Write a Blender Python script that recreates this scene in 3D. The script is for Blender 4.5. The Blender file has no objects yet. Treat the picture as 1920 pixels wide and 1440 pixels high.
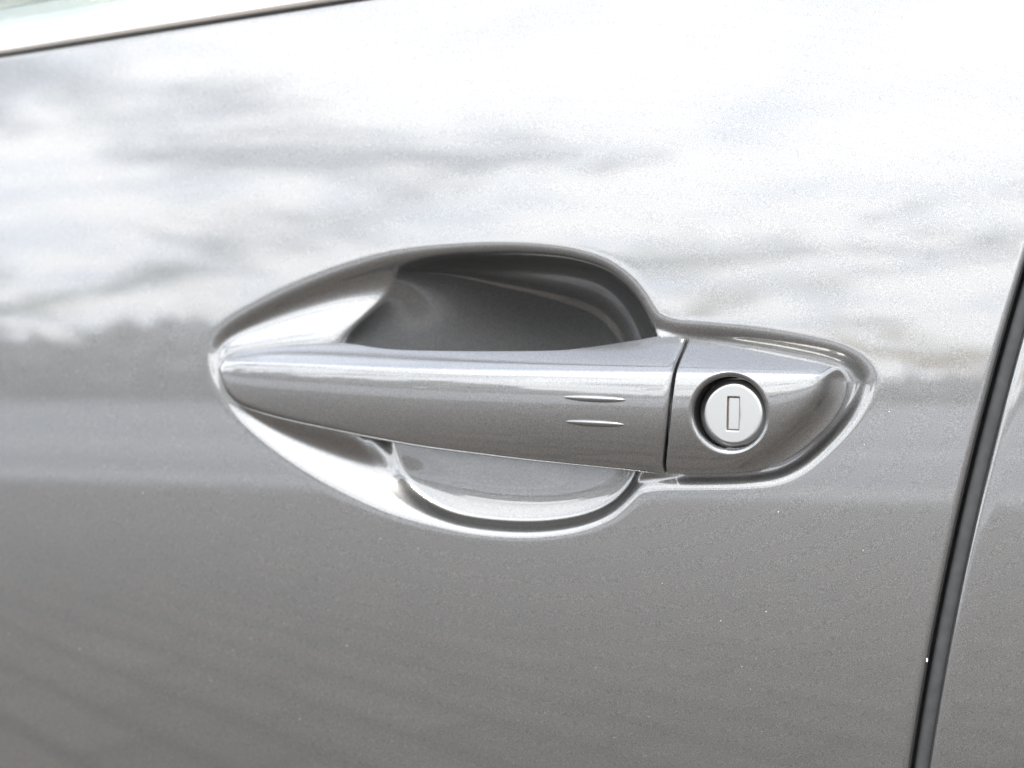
import bpy, math, random
import numpy as np
from mathutils import Vector

random.seed(4)
np.random.seed(4)
scene = bpy.context.scene
col = scene.collection
R = math.radians

# ------------------------------------------------------------------ camera
ZC = 0.95                    # height of the door handle above the paving
YAW = R(20.0)
DIST = 0.585
LENS = 60.0
TGT = np.array([0.0, 0.0, ZC])
CAM = TGT + DIST * np.array([math.sin(YAW), -math.cos(YAW), 0.0])
FWD = np.array([-math.sin(YAW), math.cos(YAW), 0.0])
RGT = np.array([math.cos(YAW), math.sin(YAW), 0.0])
cd = bpy.data.cameras.new('camera')
cam = bpy.data.objects.new('camera', cd)
col.objects.link(cam)
cam.location = CAM
cam.rotation_euler = (R(90), 0, YAW)
cd.lens = LENS
cd.sensor_width = 36
cd.clip_start = 0.02
cd.clip_end = 6000
cd.dof.use_dof = True
cd.dof.focus_distance = 0.548
cd.dof.aperture_fstop = 8.0
scene.camera = cam

# ------------------------------------------------------------------ sky, sun, exposure
SUN_EL, SUN_AZ = R(46), R(178)          # azimuth from +Y, clockwise seen from above
world = bpy.data.worlds.new('World')
scene.world = world
world.use_nodes = True
nt = world.node_tree
for n in list(nt.nodes):
    nt.nodes.remove(n)
N = nt.nodes.new
L = nt.links.new


def math_node(tree, op, a, b=None, clamp=False):
    n = tree.nodes.new('ShaderNodeMath')
    n.operation = op
    n.use_clamp = clamp
    for i, v in enumerate((a, b)):
        if v is None:
            continue
        if isinstance(v, (int, float)):
            n.inputs[i].default_value = v
        else:
            tree.links.new(v, n.inputs[i])
    return n.outputs[0]


out = N('ShaderNodeOutputWorld')
bg = N('ShaderNodeBackground')
bg.inputs['Strength'].default_value = 0.12
sky = N('ShaderNodeTexSky')
sky.sky_type = 'NISHITA'
sky.sun_disc = False
sky.sun_elevation = SUN_EL
sky.sun_rotation = SUN_AZ
sky.air_density = 1.0
sky.dust_density = 1.5
tc = N('ShaderNodeTexCoord')
sep = N('ShaderNodeSeparateXYZ')
L(tc.outputs['Generated'], sep.inputs[0])
zz = math_node(nt, 'MAXIMUM', sep.outputs['Z'], 0.0)
den = math_node(nt, 'ADD', zz, 0.16)
cx = math_node(nt, 'DIVIDE', sep.outputs['X'], den)
cy = math_node(nt, 'DIVIDE', sep.outputs['Y'], den)
cmb = N('ShaderNodeCombineXYZ')
L(cx, cmb.inputs[0]); L(cy, cmb.inputs[1])
cmb.inputs[2].default_value = 12.6


def noise(tree, vec, scale, detail, rough=0.55, dist=0.0):
    n = tree.nodes.new('ShaderNodeTexNoise')
    n.inputs['Scale'].default_value = scale
    n.inputs['Detail'].default_value = detail
    n.inputs['Roughness'].default_value = rough
    n.inputs['Distortion'].default_value = dist
    tree.links.new(vec, n.inputs['Vector'])
    return n.outputs['Fac']


def ramp(tree, fac, stops):
    n = tree.nodes.new('ShaderNodeValToRGB')
    e = n.color_ramp.elements
    while len(e) < len(stops):
        e.new(0.5)
    for k, (p, c) in enumerate(stops):
        e[k].position = p
        e[k].color = c if len(c) == 4 else (*c, 1)
    tree.links.new(fac, n.inputs[0])
    return n.outputs[0]


big = noise(nt, cmb.outputs[0], 1.2, 8, 0.62, 0.5)
shade = noise(nt, cmb.outputs[0], 2.3, 7, 0.62, 0.4)
mask = ramp(nt, big, [(0.39, (0, 0, 0)), (0.50, (1, 1, 1))])
ccol = ramp(nt, shade, [(0.34, (20.5, 23.0, 27.4)), (0.55, (34.0, 34.2, 34.4))])
mix = N('ShaderNodeMix')
mix.data_type = 'RGBA'
L(mask, mix.inputs[0])
L(sky.outputs[0], mix.inputs[6])
L(ccol, mix.inputs[7])
# whole sky dimmed towards the zenith, greys reflections in upward-facing paint
thin = ramp(nt, zz, [(0.60, (1, 1, 1)), (0.95, (0.50, 0.53, 0.60))])
mul = N('ShaderNodeMix'); mul.data_type = 'RGBA'; mul.blend_type = 'MULTIPLY'
mul.inputs[0].default_value = 1.0
L(mix.outputs[2], mul.inputs[6]); L(thin, mul.inputs[7])
L(mul.outputs[2], bg.inputs['Color'])
L(bg.outputs[0], out.inputs[0])

sd = bpy.data.lights.new('sun', 'SUN')
sd.energy = 2.0
sd.angle = R(10)
sd.color = (1.0, 0.955, 0.89)
sun = bpy.data.objects.new('sun', sd)
col.objects.link(sun)
sdir = Vector((math.sin(SUN_AZ) * math.cos(SUN_EL), math.cos(SUN_AZ) * math.cos(SUN_EL), math.sin(SUN_EL)))
sun.rotation_euler = sdir.to_track_quat('Z', 'Y').to_euler()
sun.location = (1, -3, 5)

scene.view_settings.view_transform = 'Standard'
scene.view_settings.look = 'None'
scene.view_settings.gamma = 1.0
scene.view_settings.use_curve_mapping = False
scene.view_settings.exposure = 1.2
scene.cycles.max_bounces = 10
scene.cycles.sample_clamp_indirect = 8


# ------------------------------------------------------------------ helpers
def unproj(px, py, y):
    """pixel of the 1920x1440 photograph -> point on the vertical plane at depth y"""
    px = np.asarray(px, float); py = np.asarray(py, float); y = np.asarray(y, float)
    s = (px - 960) / 1920 * 36 / LENS
    u = (720 - py) / 1920 * 36 / LENS
    dx = FWD[0] + s * RGT[0]
    dy = FWD[1] + s * RGT[1]
    t = (y - CAM[1]) / dy
    return CAM[0] + t * dx, CAM[2] + t * u


def pchip(xk, yk):
    xk = np.asarray(xk, float); yk = np.asarray(yk, float)
    h = np.diff(xk); d = np.diff(yk) / h
    m = np.zeros_like(yk)
    for i in range(1, len(xk) - 1):
        if d[i - 1] * d[i] > 0:
            w1 = 2 * h[i] + h[i - 1]; w2 = h[i] + 2 * h[i - 1]
            m[i] = (w1 + w2) / (w1 / d[i - 1] + w2 / d[i])
    m[0], m[-1] = d[0], d[-1]

    def f(x):
        x = np.asarray(x, float)
        i = np.clip(np.searchsorted(xk, x) - 1, 0, len(h) - 1)
        t = (x - xk[i]) / h[i]
        y = ((1 + 2 * t) * (1 - t) ** 2 * yk[i] + t * (1 - t) ** 2 * h[i] * m[i]
             + t * t * (3 - 2 * t) * yk[i + 1] + t * t * (t - 1) * h[i] * m[i + 1])
        y = np.where(x < xk[0], yk[0] + m[0] * (x - xk[0]), y)
        return np.where(x > xk[-1], yk[-1] + m[-1] * (x - xk[-1]), y)
    return f


def closed_curve(pts, n=10):
    P = np.asarray(pts, float)
    m = len(P); res = []
    for i in range(m):
        p0, p1, p2, p3 = P[i - 1], P[i], P[(i + 1) % m], P[(i + 2) % m]
        t0 = 0.0
        t1 = t0 + max(np.linalg.norm(p1 - p0), 1e-9) ** 0.5
        t2 = t1 + max(np.linalg.norm(p2 - p1), 1e-9) ** 0.5
        t3 = t2 + max(np.linalg.norm(p3 - p2), 1e-9) ** 0.5
        for t in np.linspace(t1, t2, n, endpoint=False):
            a1 = (t1 - t) / (t1 - t0) * p0 + (t - t0) / (t1 - t0) * p1
            a2 = (t2 - t) / (t2 - t1) * p1 + (t - t1) / (t2 - t1) * p2
            a3 = (t3 - t) / (t3 - t2) * p2 + (t - t2) / (t3 - t2) * p3
            b1 = (t2 - t) / (t2 - t0) * a1 + (t - t0) / (t2 - t0) * a2
            b2 = (t3 - t) / (t3 - t1) * a2 + (t - t1) / (t3 - t1) * a3
            res.append((t2 - t) / (t2 - t1) * b1 + (t - t1) / (t2 - t1) * b2)
    return np.array(res)


def seg_dist(X, Z, P, closed=True, signed=True):
    """distance from points to a polyline; positive inside when signed"""
    sh = X.shape; x = X.ravel(); z = Z.ravel()
    best = np.full(x.shape, 1e9); cross = np.zeros(x.shape, bool)
    m = len(P)
    for i in range(m if closed else m - 1):
        ax, az = P[i]; bx, bz = P[(i + 1) % m]
        ex, ez = bx - ax, bz - az
        l2 = ex * ex + ez * ez + 1e-18
        t = np.clip(((x - ax) * ex + (z - az) * ez) / l2, 0, 1)
        d = (x - ax - t * ex) ** 2 + (z - az - t * ez) ** 2
        np.minimum(best, d, out=best)
        if signed and ((az > z) != (bz > z)).any():
            c = ((az > z) != (bz > z)) & (x < (bx - ax) * (z - az) / (bz - az + 1e-18) + ax)
            cross ^= c
    d = np.sqrt(best)
    if signed:
        d = np.where(cross, d, -d)
    return d.reshape(sh)


def smax(a, b, k):
    return 0.5 * (a + b + np.sqrt((a - b) ** 2 + k * k))


def sstep(a, b, x):
    t = np.clip((x - a) / (b - a), 0, 1)
    return t * t * (3 - 2 * t)


def mesh_obj(name, verts, faces, mat, parent=None, smooth=True):
    me = bpy.data.meshes.new(name)
    if isinstance(faces, np.ndarray):
        V = np.asarray(verts, np.float32).reshape(-1, 3)
        nf = len(faces)
        me.vertices.add(len(V)); me.vertices.foreach_set('co', V.ravel())
        me.loops.add(nf * 4); me.loops.foreach_set('vertex_index', faces.ravel().astype(np.int32))
        me.polygons.add(nf)
        me.polygons.foreach_set('loop_start', np.arange(0, nf * 4, 4, dtype=np.int32))
        me.update(calc_edges=True)
    else:
        me.from_pydata([tuple(map(float, v)) for v in verts], [], faces)
        me.update()
    me.validate()
    if smooth:
        me.polygons.foreach_set('use_smooth', np.ones(len(me.polygons), bool))
    me.materials.append(mat)
    o = bpy.data.objects.new(name, me)
    col.objects.link(o)
    if parent is not None:
        o.parent = parent
    return o


def grid_faces(nr, nc, wrap_r=False, wrap_c=False, flip=False):
    i = np.arange(nr if wrap_r else nr - 1)[:, None]
    j = np.arange(nc if wrap_c else nc - 1)[None, :]
    i2 = (i + 1) % nr; j2 = (j + 1) % nc
    f = np.stack([i * nc + j, i * nc + j2, i2 * nc + j2, i2 * nc + j], -1).reshape(-1, 4)
    return f[:, ::-1].copy() if flip else f


# ------------------------------------------------------------------ materials
def new_mat(name):
    m = bpy.data.materials.new(name)
    m.use_nodes = True
    return m, m.node_tree, m.node_tree.nodes['Principled BSDF']


def setp(b, **k):
    for n, v in k.items():
        b.inputs[n.replace('_', ' ')].default_value = v


def paint_material():
    m, t, b = new_mat('grey_metallic_paint')
    g = t.nodes.new('ShaderNodeNewGeometry')
    pos = g.outputs['Position']
    fl = noise(t, pos, 3400, 1, 0.5)
    c = ramp(t, fl, [(0.28, (0.055, 0.0546, 0.0541)), (0.50, (0.083, 0.0823, 0.0804)), (0.72, (0.122, 0.121, 0.119))])
    t.links.new(c, b.inputs['Base Color'])
    # metal flakes tilt the base coat a little, the clear coat stays smooth
    bump = t.nodes.new('ShaderNodeBump')
    bump.inputs['Strength'].default_value = 0.08
    bump.inputs['Distance'].default_value = 0.0002
    t.links.new(noise(t, pos, 3600, 1, 0.5), bump.inputs['Height'])
    t.links.new(bump.outputs[0], b.inputs['Normal'])
    # faint orange peel in the lacquer
    b2 = t.nodes.new('ShaderNodeBump')
    b2.inputs['Strength'].default_value = 0.004
    b2.inputs['Distance'].default_value = 0.001
    t.links.new(noise(t, pos, 260, 2, 0.5), b2.inputs['Height'])
    t.links.new(b2.outputs[0], b.inputs['Coat Normal'])
    cr = ramp(t, noise(t, pos, 35, 5, 0.6), [(0.35, (0.010, 0.010, 0.010)), (0.70, (0.045, 0.045, 0.045))])
    t.links.new(cr, b.inputs['Coat Roughness'])
    setp(b, Metallic=0.85, Roughness=0.375, Coat_Weight=1.0, Coat_Roughness=0.015, Coat_IOR=1.56)
    return m


PAINT = paint_material()


def simple(name, color, rough=0.5, metal=0.0, **k):
    m, t, b = new_mat(name)
    setp(b, Base_Color=(*color, 1), Roughness=rough, Metallic=metal, **k)
    return m, t, b


def rubber_material():
    m, t, b = simple('dark_rubber', (0.02, 0.021, 0.022), 0.8)
    g = t.nodes.new('ShaderNodeNewGeometry')
    c = ramp(t, noise(t, g.outputs['Position'], 300, 4), [(0.3, (0.016, 0.017, 0.018)), (0.7, (0.027, 0.028, 0.029))])
    t.links.new(c, b.inputs['Base Color'])
    return m


RUBBER = rubber_material()
CHROME, _, _ = simple('bright_trim', (0.80, 0.80, 0.79), 0.14, 1.0)


def nickel_material():
    m, t, b = simple('satin_nickel', (0.20, 0.20, 0.195), 0.28, 1.0)
    g = t.nodes.new('ShaderNodeNewGeometry')
    mp = t.nodes.new('ShaderNodeMapping')
    mp.inputs['Scale'].default_value = (400, 400, 2500)
    t.links.new(g.outputs['Position'], mp.inputs[0])
    r = ramp(t, noise(t, mp.outputs[0], 1, 3), [(0.3, (0.28, 0.28, 0.28)), (0.7, (0.33, 0.33, 0.33))])
    t.links.new(r, b.inputs['Roughness'])
    return m


NICKEL = nickel_material()
GRIME, _, _ = simple('keyhole_grime', (0.055, 0.034, 0.030), 0.6)
BLACK, _, _ = simple('black_plastic', (0.008, 0.008, 0.009), 0.5)
CHIP, _, _ = simple('chipped_white', (0.45, 0.45, 0.44), 0.6)
GLASS, _, _ = simple('tinted_glass', (0.115, 0.125, 0.112), 0.0, 0.0, Transmission_Weight=1.0, IOR=1.45)


# ------------------------------------------------------------------ shape of the car's side
ZH = ZC + 0.000          # row where the panel stands upright
RV, RX = 1.4, 6.0


def door_y(x, z):
    dz = z - ZH
    return dz * dz / (2 * RV) + x * x / (2 * RX)


def unproj_door(px, py, off=0.0):
    y = np.zeros(np.shape(px)) + off
    for _ in range(4):
        x, z = unproj(px, py, y)
        y = door_y(x, z) + off
    return x, z


OUTER = [(394, 660), (404, 634), (432, 608), (500, 569), (600, 525), (700, 492), (800, 472), (900, 463), (1000, 462),
         (1080, 471), (1140, 490), (1188, 524), (1216, 562), (1234, 594), (1262, 606), (1330, 612), (1420, 621),
         (1500, 634), (1570, 652), (1618, 676), (1638, 706), (1634, 738), (1604, 790), (1558, 842), (1512, 882),
         (1462, 905), (1400, 912), (1320, 914), (1240, 915), (1206, 921), (1182, 943), (1152, 968), (1105, 988),
         (1040, 1001), (960, 1004), (860, 994), (760, 967), (650, 922), (560, 873), (480, 812), (428, 756), (400, 705)]
DEEP = [(742, 512), (800, 490), (900, 481), (1000, 481), (1080, 490), (1140, 510), (1184, 546), (1212, 588),
        (1232, 630), (1236, 700), (1222, 800), (1206, 880), (1184, 922), (1150, 955), (1102, 977), (1032, 990),
        (950, 991), (860, 979), (788, 955), (738, 922), (712, 880), (688, 830), (664, 760), (650, 700), (650, 640),
        (676, 600), (712, 560), (728, 535)]
TOP = pchip([413, 418, 430, 480, 530, 580, 630, 660, 700, 740, 800, 900, 1000, 1050, 1100, 1150, 1200, 1240, 1262, 1288,
             1340, 1400, 1480, 1530, 1560, 1580, 1588],
            [690, 676, 664, 657, 650, 646, 643, 645, 651, 655, 657, 658, 657.5, 656, 651, 644, 636, 629.5, 631.8, 635.6,
             645, 655, 671, 681, 688, 700, 716])
BOT = pchip([413, 415, 422, 435, 447, 480, 530, 613, 697, 800, 900, 1000, 1100, 1180, 1245, 1260, 1380, 1440, 1480, 1520,
             1560, 1582, 1588],
            [690, 708, 730, 747, 757, 770, 784, 802, 819, 837, 850, 862, 872, 880, 887.5, 888.5, 886, 875, 857, 827,
             786, 745, 716])
GAP = pchip([600, 634, 650, 670, 690, 700, 730, 760, 800, 850, 870, 880, 892, 920],
            [1306, 1290, 1284, 1275, 1267, 1264.5, 1260, 1256.5, 1252.5, 1247, 1245.5, 1246.5, 1251, 1262])
BULGE = pchip([413, 440, 500, 600, 700, 850, 1000, 1150, 1300, 1420, 1500, 1545, 1575, 1588],
              [1.0, 3.2, 6.2, 9.0, 10.8, 12.4, 13.0, 13.0, 12.4, 11.4, 10.4, 9.6, 8.6, 7.6])   # mm proud of the panel
MMPX = 0.183
CREST = pchip([413, 422, 440, 480, 600, 750, 900, 1100, 1240, 1400, 1500, 1545, 1570, 1588],
              [691, 682, 680, 681, 685, 691, 695, 698, 700, 702, 703, 704, 707, 718])
cov_edge = np.array([(p, BOT(p)) for p in np.linspace(1200, 1588, 120)])


def grip_depth(px, py):
    """inward offset in mm below the crest of handle and lock cover"""
    top, bot = TOP(px), BOT(px)
    crest = CREST(px)
    mid = crest + 0.24 * (bot - crest)
    zf = (py - mid) * MMPX
    rr = np.where(py < mid, 78.0, 60.0)
    e = zf * zf / (2 * rr)
    e_top = (crest - py) * MMPX * 1.15
    e = smax(e, e_top, 1.1)
    # lower edge of the handle
    hand = 1 - sstep(1215, 1285, px)
    e_bot = (8 - (bot - py)) * MMPX * 2.2
    e = np.where(hand > 0.001, hand * smax(e, e_bot, 0.7) + (1 - hand) * e, e)
    if np.any(hand < 0.999):
        d = seg_dist(px, py, cov_edge, closed=False, signed=False)
        wid = 10 + 36 * sstep(1300, 1500, px)
        sl = 2.0 - 0.6 * sstep(1300, 1480, px)
        e_s = (wid - d) * MMPX * sl
        e_s = np.where(e_s > 0, 6.5 * np.tanh(e_s / 6.5), e_s)
        kk = 0.8 + 2.2 * sstep(1300, 1480, px)
        e = hand * e + (1 - hand) * smax(e, e_s, kk)
    return e


def grip_point(px, py, extra=0.0):
    y = -(BULGE(px) - grip_depth(px, py)) / 1000 + extra
    x, z = unproj(px, py, y)
    return np.stack([x, y + np.zeros_like(x), z], -1)


# ---- handle and cover footprint on the panel (for the trough around them)
fp_px = np.concatenate([np.linspace(413, 440, 14), np.linspace(450, 1540, 60), np.linspace(1550, 1588, 16)])
fp = np.array([(p, TOP(p)) for p in fp_px] + [(p, BOT(p)) for p in fp_px[::-1][1:-1]])
fx, fz = unproj(fp[:, 0], fp[:, 1], np.zeros(len(fp)) + 0.001)
FOOT = np.stack([fx, fz], -1)
oc = closed_curve(OUTER, 8)
ox, oz = unproj_door(oc[:, 0], oc[:, 1])
OUT_W = np.stack([ox, oz], -1)
dc = closed_curve(DEEP, 8)
dx_, dz_ = unproj(dc[:, 0], dc[:, 1], np.zeros(len(dc)) + 0.004)
DEEP_W = np.stack([dx_, dz_], -1)


def wpx(px, py, y=0.0):
    a, b = unproj(px, py, y)
    return float(a), float(b)


# gap between the two doors and the belt line under the window
gl = [(1920, 493), (1877, 640), (1836, 800), (1790, 1000), (1765, 1100), (1735, 1240), (1707, 1440)]
gx, gz = unproj_door(np.array([p[0] for p in gl]), np.array([p[1] for p in gl]))
pf = np.polyfit(gz, gx, 2)


def gap_x(z):
    zc = np.clip(z, 0.55, 1.25)
    return np.polyval(pf, zc) + (z - zc) * np.polyval(np.polyder(pf), zc)


GAPW = 0.0057
bl = [(0, 110), (200, 81), (400, 50), (560, 24), (708, 0)]
bx, bz = unproj_door(np.array([p[0] for p in bl]), np.array([p[1] for p in bl]))
qf = np.polyfit(bx, bz, 1)


def belt_z(x):
    z = np.polyval(qf, x)
    lo = np.polyval(qf, -0.30)
    z = np.where(x < -0.2, lo + (np.polyval(qf, -0.2) - lo) * np.exp((x + 0.2) / 0.1), z)
    return np.where(x > 0.2, np.polyval(qf, 0.2) + 0.12 * (x - 0.2), z)


def axis(pieces):
    a = [np.linspace(p, q, n, endpoint=False) for p, q, n in pieces]
    return np.concatenate(a + [[pieces[-1][1]]])


xl, _ = wpx(380, 720); xr, _ = wpx(1652, 720)
_, zt = wpx(1000, 450); _, zb = wpx(1000, 1016)
xg0 = float(gap_x(ZC))
zt0 = ZC + 0.165
xs = axis([(-0.80, -0.30, 24), (-0.30, xl - 0.012, 70), (xl - 0.012, xr + 0.006, 850), (xr + 0.006, xg0, 60)])
zs = axis([(0.42, 0.75, 26), (0.75, zb - 0.008, 60), (zb - 0.008, zt + 0.008, 370), (zt + 0.008, zt0, 50)])
XU, ZV = np.meshgrid(xs, zs)
rampz = sstep(zt + 0.008, zt0, ZV)
rampz = np.clip((ZV - zt - 0.008) / (zt0 - zt - 0.008), 0, 1)
rampx = np.clip((XU - xr - 0.006) / (xg0 - xr - 0.006), 0, 1)
Zg = ZV + rampz * (belt_z(XU) - zt0)
Xg = XU + rampx * (gap_x(Zg) - xg0)

H = np.zeros_like(Xg)
sel = (Xg > xl - 0.013) & (Xg < xr + 0.013) & (Zg > zb - 0.009) & (Zg < zt + 0.009)
rows = np.where(sel.any(1))[0]; cols_ = np.where(sel.any(0))[0]
sl = np.s_[rows[0]:rows[-1] + 1, cols_[0]:cols_[-1] + 1]
X, Z = Xg[sl], Zg[sl]
d1 = seg_dist(X, Z, OUT_W)
d2 = -seg_dist(X, Z, FOOT)
d3 = seg_dist(X, Z, DEEP_W)
d1p = np.maximum(d1, 0); d2p = np.maximum(d2, 0)
W = d1p + d2p + 1e-6
t = d1p / W
zline = np.interp(X, FOOT[:len(fp_px), 0], 0.5 * (FOOT[:len(fp_px), 1] + np.concatenate([[FOOT[0, 1]], FOOT[len(fp_px):, 1][::-1], [FOOT[len(fp_px) - 1, 1]]])))
topside = sstep(-0.010, 0.010, Z - zline)
x600, _ = wpx(560, 700); x850, _ = wpx(860, 700)
xc0, _ = wpx(1200, 700); xc1, _ = wpx(1300, 700)
texp = 1.0 + topside * (-0.34 + 0.50 * sstep(x850, xc1, X))
t = np.clip(t, 0, 1) ** texp
kk = 0.17 + 0.04 * sstep(xc0, xc1, X)
moat = np.minimum(kk * W, 0.0085) * 0.5 * (1 - np.cos(2 * np.pi * np.clip(t, 0, 1)))
moat = np.where(d2 < 0, 0, moat)
# round the lock cover the skin drops to a narrow flat ledge instead
ledge = np.minimum(0.30 * W, 0.0019) * sstep(0, 0.72, d1p / W)
mixr = sstep(xc0, xc1, X)
moat = moat * (1 - mixr) + ledge * mixr
soft = sstep(x600 + 0.01, x850, X)              # 0 at the sloping left end, 1 at the right
# dish: membrane pressed through the outline of the scoop, so it has no creases
def membrane(d, hx_, hz_):
    def relax(phi, lam, h2x, h2z, n):
        dg = 2 / h2x + 2 / h2z + lam
        ii, jj = np.indices(phi.shape)
        rb = ((ii + jj) % 2 == 0)[1:-1, 1:-1]
        for k_ in range(n):
            for m_ in (rb, ~rb):
                nb = (phi[1:-1, 2:] + phi[1:-1, :-2]) / h2x + (phi[2:, 1:-1] + phi[:-2, 1:-1]) / h2z
                new = (nb + 1) / dg[1:-1, 1:-1]
                c_ = phi[1:-1, 1:-1]
                c_[m_] += 1.6 * (new[m_] - c_[m_])
        return phi
    phi = None
    for st in (8, 4, 2, 1):
        ds = d[::st, ::st]
        hxx, hzz = hx_ * st, hz_ * st
        lam = np.clip(0.5 - ds / (0.5 * (hxx + hzz)), 0, 1) * 60 / min(hxx, hzz) ** 2
        if phi is None:
            phi = np.zeros_like(ds)
        else:
            up = np.repeat(np.repeat(phi, 2, 0), 2, 1)
            q = np.zeros_like(ds)
            q[:] = up[:ds.shape[0], :ds.shape[1]] if up.shape[0] >= ds.shape[0] and up.shape[1] >= ds.shape[1] else np.pad(
                up, ((0, max(0, ds.shape[0] - up.shape[0])), (0, max(0, ds.shape[1] - up.shape[1]))))[:ds.shape[0], :ds.shape[1]]
            phi = q
        phi = relax(phi, lam, hxx ** 2, hzz ** 2, {8: 300, 4: 120, 2: 70, 1: 50}[st])
    return np.maximum(phi, 0)


phi = membrane(d3, (xr - xl + 0.018) / 850, (zt - zb + 0.016) / 370)
fi = np.sqrt(phi / phi.max())
zmid = 0.5 * (FOOT[:, 1].max() + FOOT[:, 1].min())
xdl, xdr = DEEP_W[:, 0].min(), DEEP_W[:, 0].max()
up = sstep(zmid - 0.012, zmid + 0.012, Z)
d3p = np.maximum(d3, 0)
run_up = 0.60 + 0.40 * sstep(xdl, xdl + 0.8 * (xdr - xdl), X)
dish_up = 0.0362 * fi * run_up
ww = 0.012 - 0.0098 * soft
dish_lo = 0.0055 * sstep(-0.2 * ww, ww, d3p) + 0.26 * 0.0075 * (1 - np.exp(-d3p / 0.0075))
bowl = np.where(d3 > 0, up * dish_up + (1 - up) * dish_lo, d3 * 1.6)
kb = 0.0075 - 0.0059 * soft
Hs = smax(moat, bowl, kb) - 0.5 * kb * np.exp(-np.abs(bowl) / 0.004) * 0
Hs = np.where(d1 > -0.004, Hs, 0)
# let the panel run in softly and keep it flush outside the outline
fade = sstep(-0.0022, 0.0032, d1)
H[sl] = Hs * fade
for _ in range(10):
    H[1:-1, 1:-1] = (4 * H[1:-1, 1:-1] + 2 * (H[:-2, 1:-1] + H[2:, 1:-1] + H[1:-1, :-2] + H[1:-1, 2:])
                     + H[:-2, :-2] + H[:-2, 2:] + H[2:, :-2] + H[2:, 2:]) / 16
# softer roll where the skin turns into the recess
Hw = H.copy()
for _ in range(18):
    Hw[1:-1, 1:-1] = (4 * Hw[1:-1, 1:-1] + 2 * (Hw[:-2, 1:-1] + Hw[2:, 1:-1] + Hw[1:-1, :-2] + Hw[1:-1, 2:])
                      + Hw[:-2, :-2] + Hw[:-2, 2:] + Hw[2:, :-2] + Hw[2:, 2:]) / 16
wr = 1 - sstep(0.0012, 0.0048, d1)
H[sl] = H[sl] * (1 - wr) + Hw[sl] * wr
Yg = door_y(Xg, Zg) + H


def panel_mesh(name, Xg, Yg, Zg, roll_side, parent):
    """grid panel with its hem rolled in along the door gap and along the belt line"""
    rr = 0.0022
    prof = [(rr * math.sin(a), rr * (1 - math.cos(a))) for a in np.linspace(0, math.pi / 2, 8)[1:]] + [(rr, 0.009), (rr, 0.018)]
    cols_x, cols_y, cols_z = [], [], []
    ref = -1 if roll_side > 0 else 0
    Xg = Xg.copy()
    for s, dep in prof:
        cols_x.append(Xg[:, ref] + roll_side * s); cols_y.append(Yg[:, ref] + dep); cols_z.append(Zg[:, ref])
    cx_, cy_, cz_ = (np.stack(a, 1) for a in (cols_x, cols_y, cols_z))
    if roll_side > 0:
        A = np.hstack([Xg, cx_]); B = np.hstack([Yg, cy_]); C = np.hstack([Zg, cz_])
    else:
        A = np.hstack([cx_[:, ::-1], Xg]); B = np.hstack([cy_[:, ::-1], Yg]); C = np.hstack([cz_[:, ::-1], Zg])
    for s, dep in [(0.0008, 0.0001), (0.0014, 0.0005), (0.0018, 0.0013), (0.0019, 0.006)]:
        A = np.vstack([A, A[-1:]]); B = np.vstack([B, Yg_last(B, len(Yg)) + dep]); C = np.vstack([C, C_last(C, len(Yg)) + s])
    nr, nc = A.shape
    V = np.stack([A, B, C], -1).reshape(-1, 3)
    return mesh_obj(name, V, grid_faces(nr, nc), PAINT, parent)


def Yg_last(B, n):
    return B[n - 1:n]


def C_last(C, n):
    return C[n - 1:n]


# ------------------------------------------------------------------ the car
car = bpy.data.objects.new('car', None)
col.objects.link(car)
car.location = (0, 0, 0)
car['label'] = 'grey metallic car side with recessed door handle, lock and bright window trim'
car['category'] = 'car'

RRH = 0.0022
Xd = Xg - rampx * RRH
door = panel_mesh('front_door', Xd, Yg, Zg, 1, car)
door['label'] = 'grey metallic front door with scooped handle recess'

# rear door beyond the gap
xs2 = np.concatenate([np.linspace(0, 0.12, 40), np.linspace(0.13, 0.75, 30)])
zs2 = np.linspace(0, 1, 160)
X2 = np.zeros((160, len(xs2))); Z2 = X2.copy()
for j, xx in enumerate(xs2):
    x0 = xg0 + xx
    ztop = belt_z(np.array(x0 + 0.02))
    zcol = 0.42 + zs2 * (ztop - 0.42)
    Z2[:, j] = zcol
    X2[:, j] = gap_x(zcol) + GAPW + RRH + xx
rear = panel_mesh('rear_door', X2, door_y(X2, Z2), Z2, -1, car)
rear['label'] = 'plain grey rear door edge beyond the dark door gap'

# rubber seal and dark post in the gap
zz_ = np.linspace(0.42, float(belt_z(np.array(xg0))) + 0.03, 80)
gxx = gap_x(zz_)
prof = [(-0.006, 0.016), (0.0003, 0.0110), (0.0010, 0.0066), (0.0014, 0.0058), (0.0022, 0.0054), (0.0050, 0.0056), (0.0055, 0.0062), (0.0059, 0.0115),
        (0.013, 0.017)]
V = np.array([[(gx_ + a, float(door_y(gx_, z_)) + b, z_) for a, b in prof] for gx_, z_ in zip(gxx, zz_)])
seal = mesh_obj('door_gap_seal', V.reshape(-1, 3), grid_faces(len(zz_), len(prof)), RUBBER, car)
seal['label'] = 'dark rubber seal in the gap between the doors'

# chip of paint knocked off the hem
cxp, czp = unproj_door(np.array(1738.0), np.array(1237.0))
bmv, bmf = [], []
cyp = float(door_y(cxp, czp))
for k in range(9):
    a = k / 9 * 2 * math.pi
    r_ = 0.00036 * (0.7 + 0.6 * random.random())
    bmv.append((float(cxp) + r_ * 0.8 * math.cos(a), cyp - 0.00015, float(czp) + 1.6 * r_ * math.sin(a)))
bmv += [(v[0], cyp + 0.0008, v[2]) for v in bmv]
bmf = [list(range(9))] + [[k, (k + 1) % 9, 9 + (k + 1) % 9, 9 + k] for k in range(9)]
chip = mesh_obj('paint_chip', bmv, bmf, CHIP, car, smooth=False)

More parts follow.
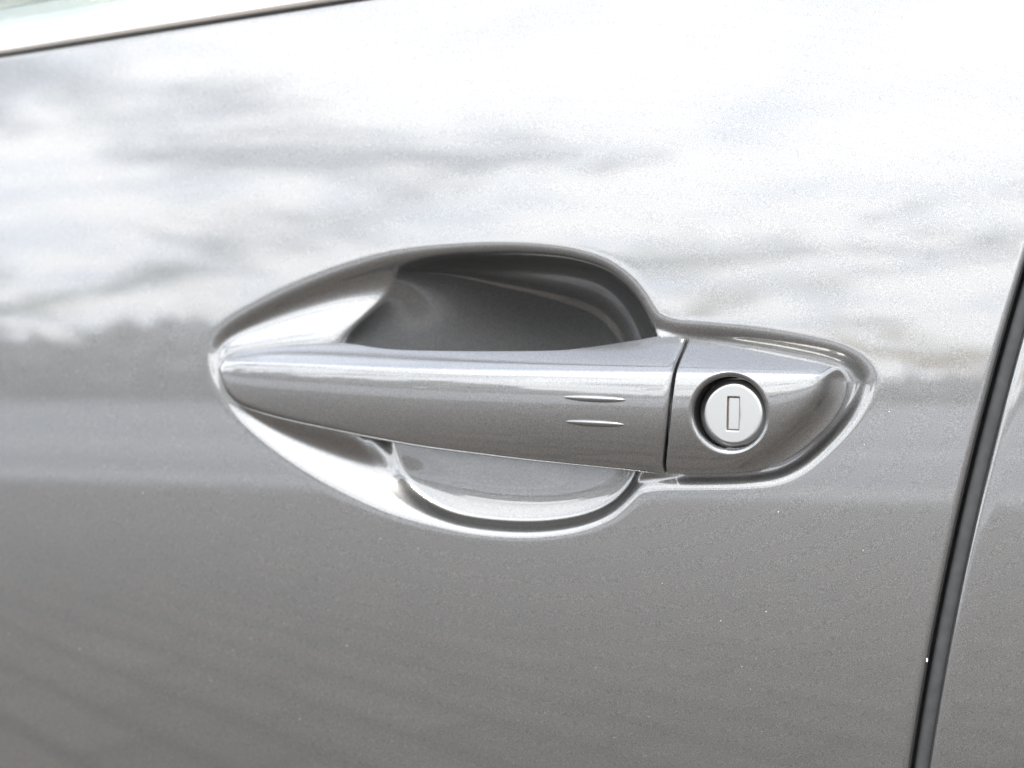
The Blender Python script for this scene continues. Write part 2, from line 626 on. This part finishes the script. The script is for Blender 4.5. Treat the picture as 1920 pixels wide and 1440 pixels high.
# a little dust settled on the lacquer
DUST, _, _ = simple('pale_dust', (0.42, 0.41, 0.39), 0.9)
dv, df = [], []
drnd = np.random.RandomState(11)
while len(df) < 150:
    px_, py_ = drnd.uniform(-100, 1690), drnd.uniform(560, 1500)
    x_, z_ = unproj_door(np.array([px_]), np.array([py_]))
    if seg_dist(x_, z_, OUT_W)[0] > -0.006 or x_[0] > gap_x(z_)[0] - 0.006:
        continue
    y_ = float(door_y(x_[0], z_[0])) - 0.00004
    r_ = 0.00007 + 0.00011 * drnd.rand() ** 3
    k0 = len(dv)
    for q in range(6):
        a = q / 6 * 2 * math.pi
        rq = r_ * drnd.uniform(0.7, 1.3)
        dv.append((x_[0] + rq * math.cos(a), y_, z_[0] + rq * math.sin(a)))
    df.append(list(range(k0, k0 + 6)))
dust = mesh_obj('dust', dv, df, DUST, car, smooth=False)
dust['kind'] = 'stuff'

# ---- window trim, its rubber lip and the glass
bxs = np.linspace(-0.80, 0.80, 161)
bzs = belt_z(bxs)


def sweep(name, prof, mat, parent, hscale=None):
    V = []
    for i, (x_, z_) in enumerate(zip(bxs, bzs)):
        yy = float(door_y(x_, z_))
        hs = 1.0 if hscale is None else hscale(x_)
        V.append([(x_, yy + b, z_ + a * hs) for a, b in prof])
    V = np.array(V)
    return mesh_obj(name, V.reshape(-1, 3), grid_faces(len(bxs), len(prof), flip=True), mat, parent)


lip = sweep('belt_seal', [(-0.0004, 0.006), (0.0003, 0.0012), (0.0012, 0.0004), (0.0022, 0.0008), (0.003, 0.004)], RUBBER, car)
hs = lambda x_: float(np.clip(1.0 + 0.55 * (x_ + 0.19), 0.9, 1.3))
arc = [(0.0017, 0.006), (0.0017, -0.0006), (0.0018, -0.0014), (0.0022, -0.0020), (0.0032, -0.0024), (0.0060, -0.0023),
       (0.0085, -0.0017), (0.0100, -0.0008), (0.0106, 0.0008), (0.0107, 0.003), (0.0107, 0.008)]
trim = sweep('window_trim', arc, CHROME, car, hs)
trim['label'] = 'bright metal strip along the bottom of the side window'
gl_prof = [(0.007, 0.0042), (0.06, 0.009), (0.20, 0.035), (0.20, 0.039), (0.06, 0.013), (0.007, 0.0082)]
V = []
for x_, z_ in zip(bxs, bzs):
    yy = float(door_y(x_, z_))
    V.append([(x_, yy + b, z_ + a) for a, b in gl_prof])
glass = mesh_obj('window_glass', np.array(V).reshape(-1, 3), grid_faces(len(bxs), len(gl_prof), wrap_c=True, flip=True), GLASS, car, smooth=False)

# ------------------------------------------------------------------ pull handle
NU, NV = 240, 90
uu = np.linspace(0, 1, NU) ** 1.0
base = 413.15 + (1266.0 - 413.15) * (0.35 * uu ** 3 + 0.65 * uu ** 1.3) / 1.0
base = 413.15 + (1266.0 - 413.15) * (0.80 * uu + 0.20 * uu ** 2 - 0.0) * np.clip(uu / 0.12, 0, 1) ** 1.0
vv = 0.5 - 0.5 * np.cos(np.pi * np.linspace(0, 1, NV))
vv = 0.6 * vv + 0.4 * np.linspace(0, 1, NV)
PX = np.repeat(base[:, None], NV, 1)
PY = TOP(PX) + vv[None, :] * (BOT(PX) - TOP(PX))
endw = sstep(1130, 1262, PX)
for _ in range(3):
    PX2 = PX + endw * (GAP(PY) - 2.6 - 1266.0)
    PY = TOP(PX2) + vv[None, :] * (BOT(PX2) - TOP(PX2))
PX = PX2
front = grip_point(PX, PY)
# rounded rim at the end face
for j, dy in zip((-1, -2, -3), (0.0007, 0.0002, 0.00005)):
    front[j, :, 1] += dy
# back of the handle: follows the outline a little inside it
NB = 22
bv = np.linspace(1, 0, NB + 2)[1:-1]
bk = []
pxr = PX[:, NV // 2]
thick = 0.011 + 0.003 * sstep(700, 1100, pxr)
for b_ in bv:
    j = int(round(b_ * (NV - 1)))
    bulge = math.sin(math.pi * b_)
    inset = 0.03 + 0.94 * b_
    py_ = PY[:, 0] + inset * (PY[:, -1] - PY[:, 0])
    px_ = PX[:, j]
    ymid = -(BULGE(px_)) / 1000
    ytop = front[:, 0, 1]; ybot = front[:, -1, 1]
    yedge = ytop * (1 - b_) + ybot * b_
    ydeep = ymid + 0.010 + thick * 0.75
    y_ = yedge + (np.maximum(ydeep, yedge + 0.001) - yedge) * bulge ** 0.45
    x_, z_ = unproj(px_, py_, yedge)
    bk.append(np.stack([x_, y_, z_], -1))
bk = np.stack(bk, 1)
ring = np.concatenate([front, bk], 1)
nring = ring.shape[1]
Vh = ring.reshape(-1, 3)
Fh = grid_faces(NU, nring, wrap_c=True, flip=False)
cen = ring[-1].mean(0)
handle = mesh_obj('door_handle', np.vstack([Vh, ring[-1] * 0.97 + cen * 0.03 + np.array([0, 0.0005, 0]), [cen + np.array([-0.001, 0, 0])]]),
                  [list(map(int, f)) for f in Fh]
                  + [[(NU - 1) * nring + j, (NU - 1) * nring + (j + 1) % nring, NU * nring + (j + 1) % nring, NU * nring + j] for j in range(nring)]
                  + [[NU * nring + j, NU * nring + (j + 1) % nring, NU * nring + nring] for j in range(nring)],
                  PAINT, car)
handle['label'] = 'grey painted pull handle with two thin raised ridges'

# thin lip along the lower edge of the handle
lp = np.linspace(440, 1238, 200)
lv = []
for p in lp:
    py_ = float(BOT(p))
    y0 = float(-(BULGE(p) - grip_depth(np.array([p]), np.array([py_]))[0]) / 1000)
    x_, z_ = wpx(p, py_ + 1.2, y0)
    rr_ = 0.00036 * (1.1 - 0.6 * sstep(700, 1150, p)) * min(1.0, (p - 436) / 60) * min(1, (1242 - p) / 60) + 0.00005
    lv.append([(x_, y0 - rr_ * 1.2 * math.cos(a) + 0.0003, z_ + rr_ * math.sin(a)) for a in np.linspace(0, 2 * math.pi, 12, endpoint=False)])
lipo = mesh_obj('handle_lip', np.array(lv).reshape(-1, 3), grid_faces(len(lp), 12, wrap_c=True), PAINT, handle)

# two slender touch ridges
for (xa, ya, xb, yb, hh) in ((1057, 744.5, 1174, 750.0, 7.0), (1061, 790.5, 1171, 796.5, 6.4)):
    nu, nv = 60, 17
    s = np.linspace(0, 1, nu)
    prof_w = hh * np.sin(np.pi * np.clip(s, 0.0, 1)) ** 0.42 + 0.05
    cpx = xa + (xb - xa) * s; cpy = ya + (yb - ya) * s
    w = np.linspace(-1, 1, nv)
    PXr = np.repeat(cpx[:, None], nv, 1)
    PYr = cpy[:, None] + w[None, :] * prof_w[:, None]
    hgt = 0.0011 * np.sqrt(np.clip(1 - w ** 2, 0, 1))[None, :] * (prof_w / hh)[:, None]
    Pt = grip_point(PXr, PYr)
    Pt[:, :, 1] -= hgt - 0.00012
    ridge = mesh_obj('ridge', Pt.reshape(-1, 3), grid_faces(nu, nv), PAINT, handle)

# ------------------------------------------------------------------ lock cover (polar mesh round the key hole)
LCX, LCY = 1366.0, 774.5
ybase = float(-(BULGE(LCX) - grip_depth(np.array([LCX]), np.array([LCY]))[0]) / 1000)
hx, hz = wpx(LCX, LCY, ybase)
RH = 0.0117                                    # key hole radius
FIL = 0.0016
NT = 520


def px_of(x, y, z):
    v0, v1, v2 = x - CAM[0], y - CAM[1], z - CAM[2]
    d = v0 * FWD[0] + v1 * FWD[1]
    return 960 + (v0 * RGT[0] + v1 * RGT[1]) / d * LENS / 36 * 1920, 720 - v2 / d * LENS / 36 * 1920


gy = np.linspace(634, 888.4, 160)
gpoly = [(GAP(y_) + 2.8, y_) for y_ in gy]
tpoly = [(p, TOP(p)) for p in np.concatenate([np.linspace(1296, 1555, 120), np.linspace(1557, 1588, 30)])]
bpoly = [(p, BOT(p)) for p in np.concatenate([np.linspace(1588, 1560, 30), np.linspace(1557, 1256, 150)])][1:]
cpoly = np.array(gpoly[::-1] + tpoly + bpoly, float)


def ray_hit(cx_, cy_, ang, poly):
    dx, dy = math.cos(ang), math.sin(ang)
    best = 0
    A = poly; B = np.roll(poly, -1, 0)
    ex, ey = B[:, 0] - A[:, 0], B[:, 1] - A[:, 1]
    den_ = dx * ey - dy * ex
    den_ = np.where(np.abs(den_) < 1e-12, 1e-12, den_)
    tt = ((A[:, 0] - cx_) * ey - (A[:, 1] - cy_) * ex) / den_
    ss = ((A[:, 0] - cx_) * dy - (A[:, 1] - cy_) * dx) / den_
    ok = (ss >= -1e-6) & (ss <= 1 + 1e-6) & (tt > 0)
    return tt[ok].max()


# denser rays towards the corners
corner_dirs = [math.atan2(889 - LCY, 1252 - LCX), math.atan2(634 - LCY, 1293 - LCX), math.atan2(700 - LCY, 1580 - LCX)]
angs = list(np.linspace(-math.pi, math.pi, NT, endpoint=False))
for c_ in corner_dirs:
    angs += list(c_ + np.linspace(-0.02, 0.02, 40) + 1e-5)
angs = np.array(sorted(angs))
NA = len(angs)
# key hole rim in pixels for each angle (circle in the world seen from here)
a_w = np.linspace(-math.pi, math.pi, 721)
rim_x = hx + (RH + FIL) * np.cos(a_w); rim_z = hz - (RH + FIL) * np.sin(a_w)
rpx, rpy = px_of(rim_x, np.full_like(rim_x, ybase), rim_z)
ra = np.unwrap(np.arctan2(rpy - LCY, rpx - LCX)); rr = np.hypot(rpx - LCX, rpy - LCY)
o_ = np.argsort(((ra + np.pi) % (2 * np.pi)) - np.pi)
rim_r = np.interp(angs, (((ra + np.pi) % (2 * np.pi)) - np.pi)[o_], rr[o_], period=2 * np.pi)
out_r = np.array([ray_hit(LCX, LCY, a, cpoly) for a in angs])
ws = np.linspace(0, 1, 70)
ws = 1 - (1 - ws) ** 1.7
rings = []
for w_ in ws:
    r_ = rim_r + w_ * (out_r - rim_r)
    px_ = LCX + r_ * np.cos(angs); py_ = LCY + r_ * np.sin(angs)
    dgap = np.abs(px_ - (GAP(py_) + 2.8)) * MMPX
    P = grip_point(px_, py_)
    rg = 0.6
    P[:, 1] += np.where(dgap < rg, (rg - np.sqrt(np.maximum(rg * rg - (rg - dgap) ** 2, 0))) / 1000, 0) * (px_ < 1300)
    rings.append(P)
# key hole fillet and bore, going inwards
inner = []
r0 = rings[0]
ax_ = np.arctan2(-(r0[:, 2] - hz), r0[:, 0] - hx)
for a in np.linspace(0, math.pi / 2, 9)[1:]:
    rad = RH + FIL * (1 - math.sin(a))
    inner.append(np.stack([hx + rad * np.cos(ax_), r0[:, 1] + FIL * (1 - math.cos(a)), hz - rad * np.sin(ax_)], -1))
for dpt in (0.003, 0.006, 0.012):
    inner.append(np.stack([hx + RH * np.cos(ax_), r0[:, 1] * 0 + ybase + FIL + dpt, hz - RH * np.sin(ax_)], -1))
outer = []
last = rings[-1]
for dpt in (0.0005, 0.003, 0.012):
    q = last.copy(); q[:, 1] += dpt
    outer.append(q)
allr = np.stack(inner[::-1] + rings + outer, 0)
cover = mesh_obj('lock_cover', allr.reshape(-1, 3), grid_faces(allr.shape[0], NA, wrap_c=True), PAINT, car)
cover['label'] = 'grey painted end cover with round key hole'

# ------------------------------------------------------------------ lock cylinder
KX, KY = 1374.5, 776.0
yface = ybase + 0.0042
kx, kz = wpx(KX, KY, yface)
RC = 0.0111
nA = 96
th = np.linspace(0, 2 * math.pi, nA, endpoint=False)
# keyhole rectangle, tilted a touch
sw, sh = 0.0020, 0.0054
tilt = R(-1.5)


def rect_pt(a):
    c, s = math.cos(a), math.sin(a)
    k_ = 1 / max(abs(c) / sw, abs(s) / sh)
    x_, z_ = k_ * c, k_ * s
    return x_ * math.cos(tilt) - z_ * math.sin(tilt), x_ * math.sin(tilt) + z_ * math.cos(tilt)


corner = math.atan2(sh, sw)
th = np.array(sorted(list(th) + [corner, math.pi - corner, math.pi + corner, 2 * math.pi - corner]))
nA = len(th)
rp = np.array([rect_pt(a - tilt) for a in th])
ringsc = []
ringsc.append(np.stack([kx + rp[:, 0], np.full(nA, yface + 0.0007), kz + rp[:, 1]], -1))
ringsc.append(np.stack([kx + rp[:, 0], np.full(nA, yface + 0.00012), kz + rp[:, 1]], -1))
ringsc.append(np.stack([kx + rp[:, 0] * 1.04, np.full(nA, yface), kz + rp[:, 1] * 1.02], -1))
for w_ in np.linspace(0.1, 1, 10):
    rad = RC - 0.0018
    bx_ = rp[:, 0] * 1.04 * (1 - w_) + rad * np.cos(th) * w_
    bz_ = rp[:, 1] * 1.02 * (1 - w_) + rad * np.sin(th) * w_
    ringsc.append(np.stack([kx + bx_, np.full(nA, yface), kz + bz_], -1))
for a in np.linspace(0, math.pi / 2, 8)[1:]:
    rad = RC - 0.0018 + 0.0018 * (a / (math.pi / 2))
    ringsc.append(np.stack([kx + rad * np.cos(th), np.full(nA, yface + 0.0012 * (a / (math.pi / 2)) ** 1.25), kz + rad * np.sin(th)], -1))
ringsc.append(np.stack([kx + RC * np.cos(th), np.full(nA, yface + 0.008), kz + RC * np.sin(th)], -1))
A = np.stack(ringsc, 0)
cyl = mesh_obj('lock_cylinder', A.reshape(-1, 3), grid_faces(A.shape[0], nA, wrap_c=True, flip=True), NICKEL, car)
cyl['label'] = 'round silver key lock with upright slot'


def box(name, cx_, cy_, cz_, sx, sy, sz, mat, parent, rot=0.0):
    V = []
    for i in (-1, 1):
        for j in (-1, 1):
            for k in (-1, 1):
                x_, z_ = i * sx, k * sz
                V.append((cx_ + x_ * math.cos(rot) - z_ * math.sin(rot), cy_ + j * sy, cz_ + x_ * math.sin(rot) + z_ * math.cos(rot)))
    F = [[0, 1, 3, 2], [4, 6, 7, 5], [0, 4, 5, 1], [2, 3, 7, 6], [0, 2, 6, 4], [1, 5, 7, 3]]
    return mesh_obj(name, V, F, mat, parent, smooth=False)


slot = box('keyhole', kx, yface + 0.0012, kz, sw + 0.0002, 0.0004, sh + 0.0002, GRIME, cyl, tilt)
shut = box('keyhole_shutter', kx + 0.00018, yface + 0.00115, kz + 0.00012, sw - 0.00038, 0.00055, sh - 0.00042, NICKEL, cyl, tilt)
# black barrel behind the cylinder so the bore ends in the dark
bb = []
for rad, dy in ((RC + 0.0006, 0.0045), (RH + 0.0008, 0.0048), (RH + 0.0008, 0.012)):
    bb.append(np.stack([kx + rad * np.cos(th), np.full(nA, yface + dy), kz + rad * np.sin(th)], -1))
A = np.stack(bb, 0)
barrel = mesh_obj('lock_barrel', A.reshape(-1, 3), grid_faces(3, nA, wrap_c=True, flip=True), BLACK, cyl)

# ------------------------------------------------------------------ the place mirrored in the paint
def ground_material():
    m, t, b = new_mat('block_paving')
    g = t.nodes.new('ShaderNodeNewGeometry')
    mp = t.nodes.new('ShaderNodeMapping')
    mp.inputs['Rotation'].default_value = (0, 0, R(-30))
    t.links.new(g.outputs['Position'], mp.inputs[0])
    br = t.nodes.new('ShaderNodeTexBrick')
    br.inputs['Scale'].default_value = 1.0
    br.inputs['Brick Width'].default_value = 0.60
    br.inputs['Row Height'].default_value = 0.20
    br.inputs['Mortar Size'].default_value = 0.022
    br.inputs['Color1'].default_value = (0.096, 0.077, 0.060, 1)
    br.inputs['Color2'].default_value = (0.128, 0.105, 0.083, 1)
    br.inputs['Mortar'].default_value = (0.03, 0.028, 0.027, 1)
    t.links.new(mp.outputs[0], br.inputs['Vector'])
    n = noise(t, g.outputs['Position'], 1.3, 5)
    r = ramp(t, n, [(0.3, (0.75, 0.75, 0.75)), (0.7, (1.1, 1.1, 1.1))])
    mx = t.nodes.new('ShaderNodeMix'); mx.data_type = 'RGBA'; mx.blend_type = 'MULTIPLY'
    mx.inputs[0].default_value = 1
    t.links.new(br.outputs['Color'], mx.inputs[6]); t.links.new(r, mx.inputs[7])
    t.links.new(mx.outputs[2], b.inputs['Base Color'])
    bp = t.nodes.new('ShaderNodeBump'); bp.inputs['Distance'].default_value = 0.006; bp.invert = True
    t.links.new(br.outputs['Fac'], bp.inputs['Height']); t.links.new(bp.outputs[0], b.inputs['Normal'])
    setp(b, Roughness=0.8)
    return m


gr = mesh_obj('ground', [(-2500, -2500, 0), (2500, -2500, 0), (2500, 2500, 0), (-2500, 2500, 0)], [[0, 1, 2, 3]], ground_material(), smooth=False)
gr['kind'] = 'structure'
gr['label'] = 'warm grey block paving the car stands on'


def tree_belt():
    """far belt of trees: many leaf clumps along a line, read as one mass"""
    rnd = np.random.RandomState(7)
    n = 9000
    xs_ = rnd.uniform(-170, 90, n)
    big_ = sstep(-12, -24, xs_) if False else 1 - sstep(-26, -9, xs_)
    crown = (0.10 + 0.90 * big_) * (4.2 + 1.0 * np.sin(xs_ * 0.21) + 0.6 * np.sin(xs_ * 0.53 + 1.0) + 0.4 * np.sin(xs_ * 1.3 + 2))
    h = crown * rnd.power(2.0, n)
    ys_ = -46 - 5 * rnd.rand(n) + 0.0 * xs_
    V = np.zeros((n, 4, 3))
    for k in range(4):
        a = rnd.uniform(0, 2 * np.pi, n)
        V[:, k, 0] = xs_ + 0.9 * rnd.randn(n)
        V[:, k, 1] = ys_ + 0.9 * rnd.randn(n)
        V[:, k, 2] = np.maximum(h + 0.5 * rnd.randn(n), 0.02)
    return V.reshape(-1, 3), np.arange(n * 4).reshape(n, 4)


LEAF, lt, lb = simple('hazed_foliage', (0.075, 0.095, 0.055), 0.7)
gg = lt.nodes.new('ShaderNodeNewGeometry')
lt.links.new(ramp(lt, noise(lt, gg.outputs['Position'], 0.35, 3), [(0.35, (0.27, 0.285, 0.285)), (0.65, (0.34, 0.355, 0.355))]), lb.inputs['Base Color'])  # distance haze put into the leaf colour as pale blue-grey
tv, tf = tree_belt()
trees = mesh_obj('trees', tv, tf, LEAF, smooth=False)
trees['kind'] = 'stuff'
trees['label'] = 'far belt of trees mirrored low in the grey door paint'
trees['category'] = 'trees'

# car park surface beyond the paving
ASPH, at_, ab_ = simple('worn_asphalt', (0.20, 0.205, 0.215), 0.85)
ag = at_.nodes.new('ShaderNodeNewGeometry')
mpa = at_.nodes.new('ShaderNodeMapping'); mpa.inputs['Scale'].default_value = (0.05, 0.5, 1)
at_.links.new(ag.outputs['Position'], mpa.inputs[0])
at_.links.new(ramp(at_, noise(at_, mpa.outputs[0], 1.0, 4), [(0.35, (0.215, 0.226, 0.243)), (0.65, (0.36, 0.375, 0.398))]), ab_.inputs['Base Color'])
road = mesh_obj('road', [(-600, -44, 0.004), (600, -44, 0.004), (600, -7.2, 0.004), (-600, -7.2, 0.004)], [[0, 1, 2, 3]], ASPH, smooth=False)
road['kind'] = 'structure'
road['label'] = 'worn grey asphalt beyond the block paving'

STREAK, _, _ = simple('pale_streak_strip', (0.46, 0.46, 0.455), 0.85)
for y0, y1 in ((-8.3, -7.5), (-12.9, -11.9)):  # unseen strips added so light streaks show in the lower door paint
    p_ = mesh_obj('streak_strip', [(-300, y0, 0.009), (300, y0, 0.009), (300, y1, 0.009), (-300, y1, 0.009)], [[0, 1, 2, 3]], STREAK, smooth=False)
    p_['kind'] = 'structure'
    p_['label'] = 'pale strip added to show as a light streak in the door paint'
